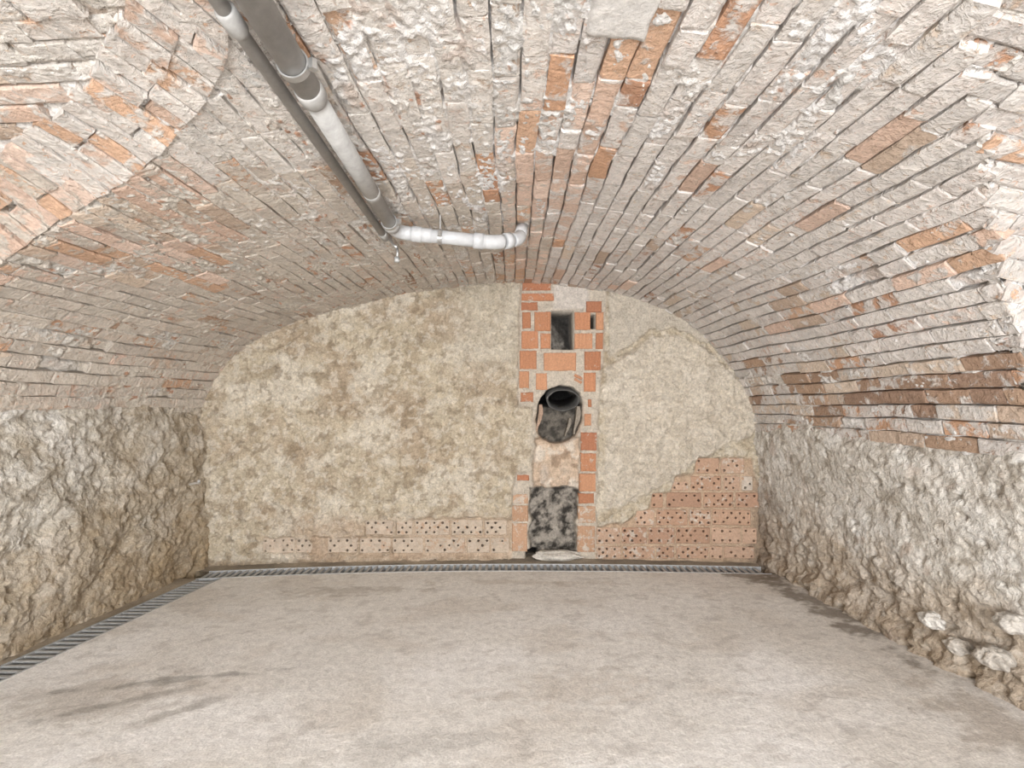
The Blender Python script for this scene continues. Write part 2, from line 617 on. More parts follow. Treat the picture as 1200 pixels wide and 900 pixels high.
def brick_look(px, py, cell):
    """Fired colour and lime wash of one brick: bare brick patches follow the worn zones of this vault."""
    r = random.random()
    col, wash = random.choice(PINK + TAN), random.uniform(0.62, 0.95)
    if cell == 'main':
        if 585 < px < 735 and 95 < py < 335 and (px - 600) < 0.55 * (340 - py) + 25:
            col, wash = (random.choice(PINK), random.uniform(0.3, 0.65)) if r < 0.7 else (random.choice(TERRA), random.uniform(0.25, 0.5))
            if r > 0.93:
                wash = 0.9
        elif in_box(px, py, 655, 0, 800, 110) and r < 0.28:
            col, wash = random.choice(TERRA), 0.3
        elif px > 880 and 420 < py < 540:
            col, wash = random.choice(BROWN + TERRA[:1] + TAN), random.uniform(0.25, 0.75)
            if 440 < py < 480 and px > 930 and r < 0.6:
                col, wash = random.choice(BROWN), random.uniform(0.25, 0.5)
        elif px > 640 and py > 160:
            if r < 0.09:
                col, wash = random.choice(TAN + PINK), random.uniform(0.2, 0.5)
            elif r < 0.15:
                col, wash = random.choice(TERRA), random.uniform(0.5, 0.66)
            if in_box(px, py, 1040, 240, 1200, 330) and r < 0.5:
                col, wash = random.choice(PINK + TERRA), random.uniform(0.3, 0.55)
        elif px < 560 and py > 200:
            col, wash = random.choice(PINK + TAN + TERRA[:1]), random.uniform(0.58, 0.85)
            if r < 0.10:
                col, wash = random.choice(TERRA + BROWN), random.uniform(0.45, 0.62)
            if px < 270 and py < 330:
                col, wash = random.choice(TERRA[2:3] + TAN + PINK), random.uniform(0.25, 0.6)
        elif r < 0.15:
            col, wash = random.choice(TERRA), random.uniform(0.3, 0.6)
    elif cell == 'ring':
        col, wash = random.choice(PINK + TERRA[2:3]), random.uniform(0.6, 0.9)
        if r < 0.25 or px < 70:
            wash = random.uniform(0.4, 0.6)
    else:
        if r < 0.2:
            col, wash = random.choice(TERRA), random.uniform(0.5, 0.65)
        elif px < 80 and py > 90:
            col, wash = random.choice(TAN + PINK), random.uniform(0.4, 0.7)
    w = lin((226, 218, 210)) if px > 640 else (lin((224, 216, 206)) if py < 200 else lin((214, 200, 182)))  # lower left wash is warmer, its tint partly lighting put into the colour
    w = w * random.uniform(0.88, 1.06) * (0.86 if cell == 'lun' and px > 600 else 1.0)  # right lunette wash darkened in colour to offset the strong light there
    return col * random.uniform(0.9, 1.08), np.array([*w, wash])


bricks = []           # (score, verts, faces, colour, wash)


def add_brick(v, f, cell):
    c = v[:24].mean(0)
    px, py = to_px(c)
    X, Z = to_px(v[:24])
    if c[1] < 0.3:
        return
    sc = max(0, min(X.max(), 1200) - max(X.min(), 0)) * max(0, min(Z.max(), 900) - max(Z.min(), 0))
    col, wash = brick_look(px, py, cell)
    bricks.append((sc, v, f, col, wash))


for c in range(N_COURSE):
    gp_ = 0.0038 if S0 + c * PITCH > S_CROWN + 0.4 else 0.003
    b0, b1 = S0 + c * PITCH + gp_, S0 + (c + 1) * PITCH - gp_
    j = courses[c]
    for k in range(len(j) - 1):
        a0, a1 = j[k] + 0.003, min(j[k + 1] - 0.003, BY1 + 0.02)
        if a1 - a0 < 0.03:
            continue
        # trim where a lunette has taken the vault away
        ys = np.linspace(a0, a1, 12)
        pm = main_P(np.full(12, (b0 + b1) / 2), ys, 0.0)
        ok = (pm[:, 2] > LUN_L.z(pm[:, 0], pm[:, 1]) - 0.004) & (pm[:, 2] > LUN_R.z(pm[:, 0], pm[:, 1]) - 0.004)
        if not ok.any():
            continue
        if not ok.all():
            a0, a1 = ys[ok].min(), ys[ok].max()
            if a1 - a0 < 0.035:
                continue
        off = random.gauss(0.0, 0.0028)
        if random.random() < 0.02:
            continue                                     # a brick fallen out
        v, f = brick_verts(lambda a, b, o: main_P(b, a, o), a0, a1, b0, b1, off)
        add_brick(v, f, 'main')

# ring of bricks on edge along the left groin
gx = np.linspace(-0.45, -2.2, 1200)
gy = np.full_like(gx, np.nan)
for i, x in enumerate(gx):
    yy = np.linspace(0.9, 2.09, 500)
    m = LUN_L.z(np.full(500, x), yy) > z_main(np.full(500, x), yy)
    if m.any():
        gy[i] = yy[m].max()
okg = ~np.isnan(gy)
gx, gy = gx[okg], gy[okg]
gz = LUN_L.z(gx, gy)
# on the lunette skin a point is (X, t); the groin in those coordinates
gt = np.interp(gy, LUN_L.yy[200:], LUN_L.T[200:])
# arc length along the groin measured on the unrolled lunette skin
gs = np.concatenate([[0], np.cumsum(np.hypot(np.diff(gx), np.diff(gt)))])
RING_L = 0.255


def ring_map(a, b, o):
    """a: distance from the groin into the lunette; b: position along the groin."""
    x, t = np.interp(b, gs, gx), np.interp(b, gs, gt)
    return LUN_L.P(x - 0.30 * a, t - 0.954 * a, o)


b = gs[-1]
bb = 0.25
while bb < gs[-1] - 0.08:
    cut_ = random.choice([None, 0.125, None, 0.09, 0.16])
    for (a0, a1) in (((0.004, RING_L),) if cut_ is None else ((0.004, cut_ - 0.004), (cut_ + 0.004, RING_L))):
        v, f = brick_verts(ring_map, a0, a1 + random.uniform(-0.012, 0.012), bb, bb + random.uniform(0.066, 0.073), random.gauss(0.010, 0.005))
        add_brick(v, f, 'ring')
    bb += 0.079
ring_x, ring_t = gx, gt

for L in (LUN_L, LUN_R):
    for c, j in enumerate(LROWS[L]):
        b0, b1 = c * PITCH + 0.0035, (c + 1) * PITCH - 0.0035
        if (b0 + b1) / 2 < L.T[-1] * 0.38:
            continue
        for k in range(len(j) - 1):
            a0, a1 = j[k] + 0.004, j[k + 1] - 0.004
            xs = np.linspace(a0, a1, 12)
            tt = np.full(12, (b0 + b1) / 2)
            pm = L.P(xs, tt, 0.0)
            ok = (pm[:, 2] > z_main(pm[:, 0], pm[:, 1]) - 0.004) & (np.abs(xs) < L.x_out)
            if L is LUN_L:
                d = np.min(np.hypot(xs[:, None] - ring_x[None, ::6], tt[:, None] - ring_t[None, ::6]), 1)
                ok &= d > RING_L * 0.98
            if not ok.any():
                continue
            if not ok.all():
                a0, a1 = xs[ok].min(), xs[ok].max()
                if a1 - a0 < 0.035:
                    continue
            v, f = brick_verts(lambda a, b, o: L.P(a, b, o), a0, a1, b0, b1, random.gauss(0.0, 0.003))
            if L is LUN_R or True:
                f = [q[::-1] for q in f]
            add_brick(v, f, 'lun')

bricks.sort(key=lambda t: -t[0])
for sc_, v, f, col, wash in bricks[:300]:
    mesh_obj('brick', v, f, M_VBRICK, ceiling, col, wash, origin=v[:24].mean(0))
rest = bricks[300:]
rv, rf, rc, rw, nb = [], [], [], [], 0
for sc_, v, f, col, wash in rest:
    rv.append(v); rc.append(np.repeat(col[None], len(v), 0)); rw.append(np.repeat(np.asarray(wash)[None], len(v), 0))
    rf.append(np.array(f) + nb)
    nb += len(v)
mesh_obj('brick_field', np.concatenate(rv), np.concatenate(rf), M_VBRICK, ceiling, np.concatenate(rc), np.concatenate(rw), kind='stuff')

# smooth cement patch on the crown
pu, pv = np.meshgrid(np.linspace(0, 1, 26), np.linspace(0, 1, 40), indexing='ij')
ps = S_CROWN + 0.07 + 0.15 * pu + 0.006 * pn(pv * 6, pu, 130)
py_ = 0.85 + 0.475 * pv + 0.008 * pn(pu * 5, pv, 131)
edge = np.minimum(np.minimum(pu, 1 - pu) * 0.15, np.minimum(pv, 1 - pv) * 0.42)
po_ = 0.009 - 0.03 * sstep(0.012, 0.0, edge) + 0.0015 * fbm(pu * 6, pv * 10, 3, 132)
mesh_obj('cement_patch', main_P(ps, py_, po_).reshape(-1, 3), grid_faces(26, 40), M_CONCRETE, ceiling, lin((208, 203, 197)), smooth=True)


# ------------------------------------------------------------------ side walls
def wall_x(side, Y, z):
    if side < 0:
        x = np.interp(z, [-0.1, 0.0, 1.2, 1.3, 2.3], [-2.20, -2.20, -2.24, -2.25, -2.44])
    else:
        x = np.interp(z, [-0.1, 0.0, 0.95, 1.1, 2.3], [1.885, 1.885, 1.80, 1.80, 1.98])
    return x * widen(Y)


def side_wall(side, name, label):
    top = 1.24 if side < 0 else 1.03
    yl = np.concatenate([np.linspace(Y_FRONT, 1.2, 60, endpoint=False), np.arange(1.2, 4.12, 0.0085)])
    zl = np.concatenate([np.arange(-0.06, 1.34, 0.0085), np.linspace(1.34, 2.2, 30)])
    Yg, Zg = np.meshgrid(yl, zl, indexing='ij')
    if side < 0:
        big = 0.030 * fbm(Yg * 2.4, Zg * 3.2, 3, 200)
        med = 0.016 * (billow(Yg * 8, Zg * 10, 3, 210) - 0.35)
        fine = 0.0045 * fbm(Yg * 34, Zg * 38, 3, 220, 0.6)
        off = big + med + fine
        # furrows running down to the right, as the trowel left them
        off = off - 0.018 * sstep(0.35, 0.7, pn(Yg * 2.0 + Zg * 3.0, Zg * 5 - Yg * 4, 225))
        off = off - 0.02 * sstep(1.10, 1.24, Zg + 0.03 * pn(Yg * 5, Zg, 226)) - 0.01 * sstep(0.18, 0.0, Zg)
    else:
        big = 0.022 * fbm(Yg * 2.0, Zg * 2.6, 3, 230)
        med = 0.009 * (billow(Yg * 9, Zg * 9, 3, 240) - 0.35)
        fine = 0.0035 * fbm(Yg * 36, Zg * 36, 3, 250, 0.6)
        off = big + med + fine
        low = sstep(0.55, 0.12, Zg + 0.10 * pn(Yg * 3, Zg * 3, 255))
        off = off + low * 0.022 * (fbm(Yg * 11, Zg * 14, 3, 260)) - low * 0.03 * sstep(0.25, 0.5, pn(Yg * 9, Zg * 13, 262))
        off = off + 0.07 * sstep(0.20, -0.02, Zg + 0.04 * pn(Yg * 6, Zg * 4, 265))
        off = off + 0.016 * sstep(1.05, 0.98, Zg + 0.05 * pn(Yg * 4, Zg * 4, 270))
    fl = 1.0 if side < 0 else 0.6
    off = off + fl * 0.007 * sstep(-0.04, 0.04, fbm(Yg * 6, Zg * 6, 4, 275 + side, 0.6)) + fl * 0.004 * sstep(-0.03, 0.03, fbm(Yg * 14, Zg * 14, 3, 277 + side, 0.6))
    # pits
    off = off - 0.016 * sstep(0.50, 0.62, pn(Yg * 13, Zg * 16, 280 + side))
    X = wall_x(side, Yg, Zg) - side * off
    # behind the lunettes the wall only closes their outer ends
    V = np.stack([X, Yg, Zg], -1)
    up = Zg > top + 0.04
    L = LUN_L if side < 0 else LUN_R
    V[..., 0] = np.where(up & (Zg > 1.3), side * (L.x_out + 0.06), V[..., 0])
    base = np.broadcast_to(lin((216, 206, 188)) if side < 0 else lin((222, 213, 200)), V.shape)
    t = np.clip(0.5 + 0.7 * fbm(Yg * 2.2, Zg * 2.6, 4, 290 + side), 0, 1)
    C = mixc(base, lin((178, 162, 136)), t * (0.75 if side < 0 else 0.4))
    C = mixc(C, lin((226, 220, 210)), 0.8 * sstep(0.05, 0.6, fbm(Yg * 3.3, Zg * 3.5, 4, 300 + side)))
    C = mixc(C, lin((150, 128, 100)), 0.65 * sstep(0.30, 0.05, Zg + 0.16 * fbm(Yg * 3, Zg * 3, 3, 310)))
    C = mixc(C, lin((232, 226, 214)), 0.45 * sstep(0.12, 0.3, fbm(Yg * 12, Zg * 12, 4, 305 + side, 0.6)))
    C = mixc(C, lin((148, 128, 100)), 0.5 * sstep(0.26, 0.5, fbm(Yg * 10, Zg * 11, 4, 307 + side, 0.6)))
    if side > 0:
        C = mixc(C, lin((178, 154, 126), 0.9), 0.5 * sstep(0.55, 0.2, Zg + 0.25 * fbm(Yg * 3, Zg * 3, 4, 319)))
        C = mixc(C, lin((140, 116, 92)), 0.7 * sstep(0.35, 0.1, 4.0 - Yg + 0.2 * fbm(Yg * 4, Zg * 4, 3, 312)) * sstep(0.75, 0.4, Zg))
        C = mixc(C, lin((186, 150, 124)), 0.4 * sstep(0.6, 0.85, fbm(Yg * 5, Zg * 5, 3, 314)))
    else:
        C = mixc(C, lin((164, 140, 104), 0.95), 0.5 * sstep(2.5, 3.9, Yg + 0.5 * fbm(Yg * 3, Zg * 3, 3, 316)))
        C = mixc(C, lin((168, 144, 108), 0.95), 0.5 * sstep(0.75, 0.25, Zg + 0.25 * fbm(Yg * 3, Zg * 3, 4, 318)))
    kp = np.ones(Yg.shape, bool)
    kp &= ~((Zg > top + 0.10) & (Yg > 2.05))
    f = grid_faces(len(yl), len(zl), kp, flip=(side > 0))
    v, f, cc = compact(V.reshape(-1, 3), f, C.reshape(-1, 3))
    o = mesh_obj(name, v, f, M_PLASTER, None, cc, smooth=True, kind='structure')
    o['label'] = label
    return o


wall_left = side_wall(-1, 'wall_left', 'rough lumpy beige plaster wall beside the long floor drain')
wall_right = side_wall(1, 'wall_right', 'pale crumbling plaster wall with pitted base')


def rock(name, loc, rx, ry, rz, mat, col, seed, parent=None, rough=0.25, n=20):
    th, ph = np.meshgrid(np.linspace(0, np.pi, n), np.linspace(0, 2 * np.pi, 2 * n), indexing='ij')
    d = np.stack([np.sin(th) * np.cos(ph), np.sin(th) * np.sin(ph), np.cos(th)], -1)
    w = np.abs(np.sin(th))
    r = 1 + rough * (fbm(d[..., 0] * 1.6 + d[..., 2], d[..., 1] * 1.6 + seed, 4, seed)) * w
    v = d * r[..., None] * np.array([rx, ry, rz])
    o = mesh_obj(name, v.reshape(-1, 3), grid_faces(n, 2 * n), mat, parent, col, smooth=True)
    o.location = loc
    return o


# stones standing out of the foot of the right wall
for (px, py, r, cc) in ((1094, 727, 0.045, (232, 224, 212)), (1122, 757, 0.04, (216, 204, 188)), (1040, 718, 0.032, (176, 158, 136)),
                        (975, 690, 0.026, (160, 142, 120)), (1165, 770, 0.05, (206, 194, 178)), (1185, 730, 0.045, (214, 204, 190))):
    yy = 620 * 1.95 / (px - 600)
    zz = CAM_Z + (CY - py) * yy / F_PX
    xx = (px - 600) * yy / F_PX
    rock('stone', (xx, yy, max(zz, r * 0.5)), r * 1.1, r * 1.3, r * 0.85, M_PLASTER, lin(cc), int(px), wall_right, 0.35)


# ------------------------------------------------------------------ back wall
def y_back(X):
    return Y_BACK - 0.13 * (X / 2.0) ** 2


def bw(px, py):
    """Picture position -> (X, z) on the back wall."""
    X = (px - CX) * 4.0 / F_PX
    for _ in range(4):
        X = (px - CX) * y_back(X) / F_PX
    return X, CAM_Z + (CY - py) * y_back(X) / F_PX


HOLLOW = [0.80 * lin(c, 0.68) for c in ((216, 164, 126), (210, 156, 118), (220, 172, 136), (204, 150, 114))]
PERF_R = (
        (815, 843, 536, 555, 0.5), (845, 872, 536, 555, 0.55),
        (787, 807, 564, 575, 0.5), (809, 845, 557.5, 575, 0.55), (847.5, 867, 557.5, 575, 0.5), (869, 882, 558, 575, 0.9),
        (763, 777, 577, 595, 0.4), (781, 822, 577, 595, 0.35), (824, 859, 577, 595, 0.45), (862, 892, 577, 595, 0.5),
        (744, 767, 597, 616, 0.55), (769, 806, 597, 616, 0.5), (807.5, 833, 597, 616, 0.55), (834.5, 880, 597, 616, 0.4),
        (699, 727, 618, 637.5, 0.55), (728.5, 758, 618, 637.5, 0.55), (759.5, 790.5, 618, 637.5, 0.5), (792, 832, 618, 637.5, 0.45), (833.5, 868, 618, 637.5, 0.35), (870, 887, 618, 637.5, 0.35),
        (699, 728, 640, 655, 0.6), (730, 767, 640, 655, 0.6), (769, 790, 640, 655, 0.6), (792, 830, 640, 655, 0.5), (831.5, 847, 640, 655, 0.45), (848.5, 884, 640, 655, 0.4))
PERF_L = ((428, 462, 609, 627), (464, 484, 609, 627), (486, 527, 609, 627), (529, 566, 609, 627), (568, 594, 609, 627),
                        (308, 346, 630, 648), (347.5, 366, 630, 648), (384, 420, 630, 648), (421.5, 458, 630, 648), (460, 496, 630, 648), (498, 545, 630, 648), (547, 574, 630, 648), (575.5, 597, 630, 648))

xl = np.arange(-2.36, 2.02, 0.0072)
zl = np.arange(-0.06, 2.20, 0.0072)
XB, ZB = np.meshgrid(xl, zl, indexing='ij')
PXB = CX + F_PX * XB / y_back(XB)
PYB = CY - F_PX * (ZB - CAM_Z) / y_back(XB)
wob = 3.0 * fbm(XB * 9, ZB * 9, 3, 400)
wob2 = 6.0 * fbm(XB * 5, ZB * 5, 3, 405)

plast = 0.020 + 0.010 * fbm(XB * 2.2, ZB * 2.2, 3, 410) + 0.016 * (billow(XB * 10, ZB * 10, 3, 415, 0.6) - 0.3) + 0.006 * fbm(XB * 34, ZB * 34, 3, 420, 0.7)
plast = plast - 0.012 * sstep(0.45, 0.60, pn(XB * 15, ZB * 15, 425)) - 0.010 * sstep(0.50, 0.62, pn(XB * 24, ZB * 24, 427))
plast = plast + 0.007 * sstep(-0.03, 0.03, fbm(XB * 6, ZB * 6, 4, 428, 0.6)) + 0.005 * sstep(-0.03, 0.03, fbm(XB * 13, ZB * 13, 3, 429, 0.6))
# thick rough plaster coat left on the right of the pillar
coat_edge = np.interp(PXB, [700, 735, 760, 790, 830, 870, 900], [430, 412, 392, 388, 408, 450, 470])
coat = sstep(0, 8, PYB + wob - coat_edge) * sstep(704, 712, PXB + wob * 0.5)
coat_low = np.interp(PXB, [690, 740, 770, 800, 830, 850, 880, 905], [600, 588, 566, 552, 532, 522, 505, 490])
coat = coat * sstep(4, -4, PYB + wob2 - coat_low)
plast = plast + coat * (0.016 + 0.030 * (billow(XB * 5, ZB * 5, 4, 430, 0.6) - 0.2))
smooth_r = sstep(710, 716, PXB) * sstep(0, -8, PYB + wob - coat_edge)      # smoother cement to the right of the flue
plast = np.where(smooth_r > 0.5, 0.012 + 0.004 * fbm(XB * 10, ZB * 10, 4, 435), plast)

# where brickwork is bare
pil_l = np.interp(PYB, [325, 455, 470, 545, 575, 660], [610, 607, 608, 606, 600, 599])
pil_r = np.interp(PYB, [325, 350, 460, 500, 660], [706, 711, 703, 700, 698])
pillar = sstep(-1.5, 1.5, PXB + wob * 0.4 - pil_l) * sstep(1.5, -1.5, PXB + wob * 0.4 - pil_r)
pillar = pillar * (1 - 0.85 * sstep(474, 480, PYB) * sstep(556, 550, PYB) * sstep(626, 620, PXB))
hollow_r = sstep(-3, 3, PYB + wob2 * 0.5 - np.interp(PXB, [698, 730, 760, 764, 785, 790, 812, 816, 880, 884, 900],
                                                     [616, 612, 596, 577, 576, 557, 556, 536, 536, 560, 580])) * sstep(696, 700, PXB)
hollow_l = np.maximum(sstep(0.0, 0.35, fbm(XB * 5, ZB * 8, 3, 440) + 0.35) * sstep(300, 318, PXB) * sstep(626, 632, PYB + wob),
                      sstep(474, 486, PXB) * sstep(604, 609, PYB + wob)) * sstep(602, 598, PXB) * sstep(655, 650, PYB)
bare = np.clip(pillar + hollow_r + hollow_l, 0, 1)
mort = 0.001 + 0.003 * fbm(XB * 22, ZB * 22, 3, 445)
OFFB = plast * (1 - bare) + mort * bare


def rectm(x0, x1, y0, y1, soft=0.8, w=0.0):
    return sstep(-soft, soft, PXB + wob * w - x0) * sstep(soft, -soft, PXB + wob * w - x1) * sstep(-soft, soft, PYB + wob * w - y0) * sstep(soft, -soft, PYB + wob * w - y1)


niche = rectm(646.5, 671.5, 364.5, 409, 0.5)
slit = rectm(692.8, 697.6, 369, 385, 0.5)
ex, ey = (PXB - 655.5 + 0.10 * (PYB - 486)) / 26.5, (PYB - 486) / 33.0
er = (np.abs(ex) ** 2.5 + np.abs(ey) ** 2.5) ** (1 / 2.5) + 0.05 * fbm(XB * 12, ZB * 12, 2, 450)
rnd = sstep(1.03, 0.96, er)
mid = rectm(626, 679, 512, 574, 2.0, 1.0) * (1 - rnd)
low = rectm(621, 677, 572, 651, 1.5, 1.3)
hole = rectm(617, 629, 645, 657, 1.5, 0.6)
ndepth = 0.10 + 0.20 * np.clip((PXB - 646) / 26 * 0.7 + (395 - PYB) / 30 * 0.5, 0, 1) + 0.02 * fbm(XB * 14, ZB * 14, 2, 455)
OFFB = OFFB * (1 - niche) - niche * ndepth
OFFB = OFFB * (1 - slit) - slit * 0.12
rd = 0.05 + 0.10 * np.sqrt(np.clip(1 - ex ** 2, 0, 1)) + 0.34 * sstep(-0.25, -0.5, ey) + 0.02 * fbm(XB * 10, ZB * 10, 3, 460)
OFFB = OFFB * (1 - rnd) - rnd * rd
OFFB = np.where(mid > 0.02, OFFB - mid * (0.045 - 0.02 * fbm(XB * 9, ZB * 9, 3, 465)), OFFB)
lump = np.exp(-(((PXB - 638) / 7) ** 2 + ((PYB - 556) / 15) ** 2)) * 0.035 + np.exp(-(((PXB - 662) / 12) ** 2 + ((PYB - 552) / 14) ** 2)) * 0.02
OFFB = OFFB + mid * lump
OFFB = OFFB * (1 - low) + low * (-0.07 + 0.012 * fbm(XB * 18, ZB * 18, 4, 470))
OFFB = OFFB * (1 - hole) - hole * 0.16

for q in list(PERF_R) + list(PERF_L):            # the hollow bricks sit in their own beds
    m_ = rectm(q[0] + 1.2, q[1] - 1.2, q[2] + 1.2, q[3] - 1.2, 0.3)
    OFFB = OFFB * (1 - m_) - 0.07 * m_
CB = np.broadcast_to(lin((208, 194, 166)), XB.shape + (3,))
t1 = fbm(XB * 1.7, ZB * 1.9, 4, 500)
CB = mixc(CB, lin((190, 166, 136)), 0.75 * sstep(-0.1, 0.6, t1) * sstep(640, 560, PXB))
CB = mixc(CB, lin((226, 218, 200)), 0.75 * sstep(0.0, 0.6, fbm(XB * 3, ZB * 3, 4, 505)))
CB = mixc(CB, lin((170, 148, 114)), 0.5 * sstep(0.15, 0.6, fbm(XB * 5, ZB * 5, 4, 510)))
CB = mixc(CB, lin((232, 226, 212)), 0.45 * sstep(0.12, 0.3, fbm(XB * 13, ZB * 13, 4, 512, 0.6)))
CB = mixc(CB, lin((150, 128, 98)), 0.5 * sstep(0.28, 0.5, fbm(XB * 11, ZB * 11, 4, 514, 0.6)))
CB = mixc(CB, lin((222, 214, 200)), 0.6 * coat)
CB = mixc(CB, lin((200, 192, 178)), 0.85 * smooth_r)
gp = sstep(500, 560, PXB + wob2) * sstep(612, 606, PXB) * sstep(470, 400, PYB + wob2)
CB = mixc(CB, lin((206, 198, 180)), 0.6 * gp)
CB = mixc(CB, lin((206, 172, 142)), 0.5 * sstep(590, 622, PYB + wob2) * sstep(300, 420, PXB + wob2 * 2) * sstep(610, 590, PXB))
CB = mixc(CB, lin((206, 196, 180)), pillar)
CB = mixc(CB, lin((206, 168, 134)), 0.8 * hollow_r)
CB = mixc(CB, lin((206, 176, 146)), 0.6 * hollow_l)
cem = rectm(648, 690, 332, 362, 3, 0.6)
CB = mixc(CB, lin((214, 208, 202)), cem)
CB = mixc(CB, lin((226, 196, 166)), 0.9 * mid)
CB = mixc(CB, lin((170, 140, 112)), 0.8 * mid * sstep(0.05, 0.45, fbm(XB * 9, ZB * 9, 4, 524)))
CB = mixc(CB, lin((236, 226, 212)), 0.8 * mid * sstep(0.1, 0.5, fbm(XB * 8, ZB * 8, 4, 526)))
CB = mixc(CB, lin((214, 196, 178)), mid * sstep(0.01, 0.03, lump))
sootn = np.clip(0.58 + 1.0 * fbm(XB * 13, ZB * 13, 5, 520, 0.65), 0, 1)
SOOT = mixc(np.broadcast_to(lin((62, 59, 55)), CB.shape), lin((172, 166, 156)), sootn)
CB = CB * (1 - low[..., None]) + SOOT * low[..., None]
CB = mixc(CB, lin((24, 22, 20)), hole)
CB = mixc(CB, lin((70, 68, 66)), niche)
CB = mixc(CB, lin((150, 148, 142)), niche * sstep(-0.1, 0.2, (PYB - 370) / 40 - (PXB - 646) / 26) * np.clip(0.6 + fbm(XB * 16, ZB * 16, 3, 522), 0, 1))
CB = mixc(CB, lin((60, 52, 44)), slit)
soot_and_shade = mixc(mixc(np.broadcast_to(lin((78, 75, 70)), CB.shape), lin((128, 122, 112)), sootn), lin((20, 19, 18)), sstep(-0.15, -0.45, ey))  # sooty greys; the deep upper void's shade is painted in as near-black
CB = CB * (1 - rnd[..., None]) + soot_and_shade * rnd[..., None]
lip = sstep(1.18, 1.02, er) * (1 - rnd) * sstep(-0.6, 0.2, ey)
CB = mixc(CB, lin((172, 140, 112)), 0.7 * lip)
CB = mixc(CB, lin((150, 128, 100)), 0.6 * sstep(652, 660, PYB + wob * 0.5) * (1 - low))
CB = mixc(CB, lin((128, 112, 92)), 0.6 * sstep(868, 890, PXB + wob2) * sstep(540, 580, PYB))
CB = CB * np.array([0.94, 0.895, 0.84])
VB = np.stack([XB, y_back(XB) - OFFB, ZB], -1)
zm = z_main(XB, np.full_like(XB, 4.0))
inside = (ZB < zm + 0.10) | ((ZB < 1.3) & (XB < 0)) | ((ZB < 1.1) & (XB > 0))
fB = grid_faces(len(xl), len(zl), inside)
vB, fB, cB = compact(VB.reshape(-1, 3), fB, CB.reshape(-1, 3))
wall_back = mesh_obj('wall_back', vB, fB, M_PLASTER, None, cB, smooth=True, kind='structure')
wall_back['label'] = 'end wall of patchy beige plaster with bare brick flue strip and perforated bricks'

# ---- solid bricks of the flue strip (picture boxes x0, x1, y0, y1)
ORANGE = [0.78 * lin(c, 0.78) for c in ((224, 148, 102), (216, 138, 94), (230, 160, 114), (210, 132, 92))]
FADED = [lin(c) for c in ((214, 168, 130), (206, 160, 122))]


def wall_brick(px0, px1, py0, py1, col, wash, ribs=0, proud=0.011, name='brick'):
    x0, z1 = bw(px0, py0)
    x1, z0 = bw(px1, py1)
    nx = max(4, 2 * ribs + 3)
    A = np.concatenate([[x0, x0 + 0.005], np.linspace(x0 + 0.005, x1 - 0.005, nx)[1:-1], [x1 - 0.005, x1]])
    B = [z0, z0 + 0.005, z1 - 0.005, z1]
    nA, nB = len(A), 4
    v = []
    for i in range(nA):
        for j in range(nB):
            rim = i in (0, nA - 1) or j in (0, nB - 1)
            o = proud - (0.006 + random.uniform(0, 0.004) if rim else 0)
            if ribs and 1 < i < nA - 2 and i % 2 == 0:
                o -= 0.004
            X = A[i] + random.uniform(-0.0025, 0.0025)
            v.append((X, y_back(X) - o, B[j] + random.uniform(-0.0025, 0.0025)))
    ring = [i * nB for i in range(nA)] + [(nA - 1) * nB + j for j in range(1, nB)] + [i * nB + nB - 1 for i in range(nA - 2, -1, -1)] + [j for j in range(nB - 2, 0, -1)]
    n0 = len(v)
    v += [(v[k][0], v[k][1] + 0.05, v[k][2]) for k in ring]
    f = [(i * nB + j, (i + 1) * nB + j, (i + 1) * nB + j + 1, i * nB + j + 1) for i in range(nA - 1) for j in range(nB - 1)]
    m = len(ring)
    for q in range(m):
        q2 = (q + 1) % m
        f.append((ring[q2], ring[q], n0 + q, n0 + q2))
    return mesh_obj(name, v, f, M_OBRICK, wall_back, col, np.array([*OW, wash]), origin=np.mean(v[:n0], 0))


for (a, b_, c_, d_, rb) in (
        (612, 645.5, 331, 340.5, 0), (611, 649, 344, 352.5, 0), (611, 630, 354.5, 364, 2), (687, 705, 353, 366, 0),
        (612, 622, 366, 385, 0), (626, 645.3, 365.5, 388, 3), (673.3, 692, 366, 386.7, 3), (698, 707.3, 366, 386.7, 0),
        (611.3, 630.7, 388, 408.7, 3), (633.3, 645, 390.7, 408.7, 0), (673, 694.5, 390.7, 409, 4), (698, 707, 390, 409, 0),
        (608.7, 628.7, 411, 432.7, 3), (637, 675, 413.5, 434.5, 2), (684.7, 704, 412, 434, 4),
        (608, 620, 435, 455, 2), (628, 641, 437.5, 457, 2), (684, 698, 436.7, 459, 3),
        (610, 625, 460, 471, 0), (689, 693, 468, 477, 0), (684.5, 693, 485, 499, 0),
        (680.7, 699.3, 506.7, 528, 2), (680, 698.7, 531, 552.5, 2), (679, 698, 554.7, 576, 2), (678, 696, 578, 590, 1),
        (606, 620, 556.5, 563, 0)):
    wall_brick(a, b_, c_, d_, random.choice(ORANGE) * random.uniform(0.85, 1.05), random.uniform(0.12, 0.34), rb)
for (a, b_, c_, d_, rb) in ((677, 698, 593, 613, 0), (676.5, 697, 616, 647, 3), (601, 619, 579, 590, 0), (600, 619, 592, 611, 4), (600, 618, 613, 646, 0)):
    wall_brick(a, b_, c_, d_, random.choice(FADED) * np.array([0.88, 0.8, 0.74]), random.uniform(0.32, 0.5), rb, 0.009)
# tilted slivers above the round flue mouth
for (a, b_, c_, d_) in ((672.5, 683, 440, 443.5), (672.5, 682, 445, 448)):
    o = wall_brick(a, b_, c_, d_, random.choice(ORANGE), 0.4, 0)
    o.rotation_euler = (0, math.radians(30), 0)


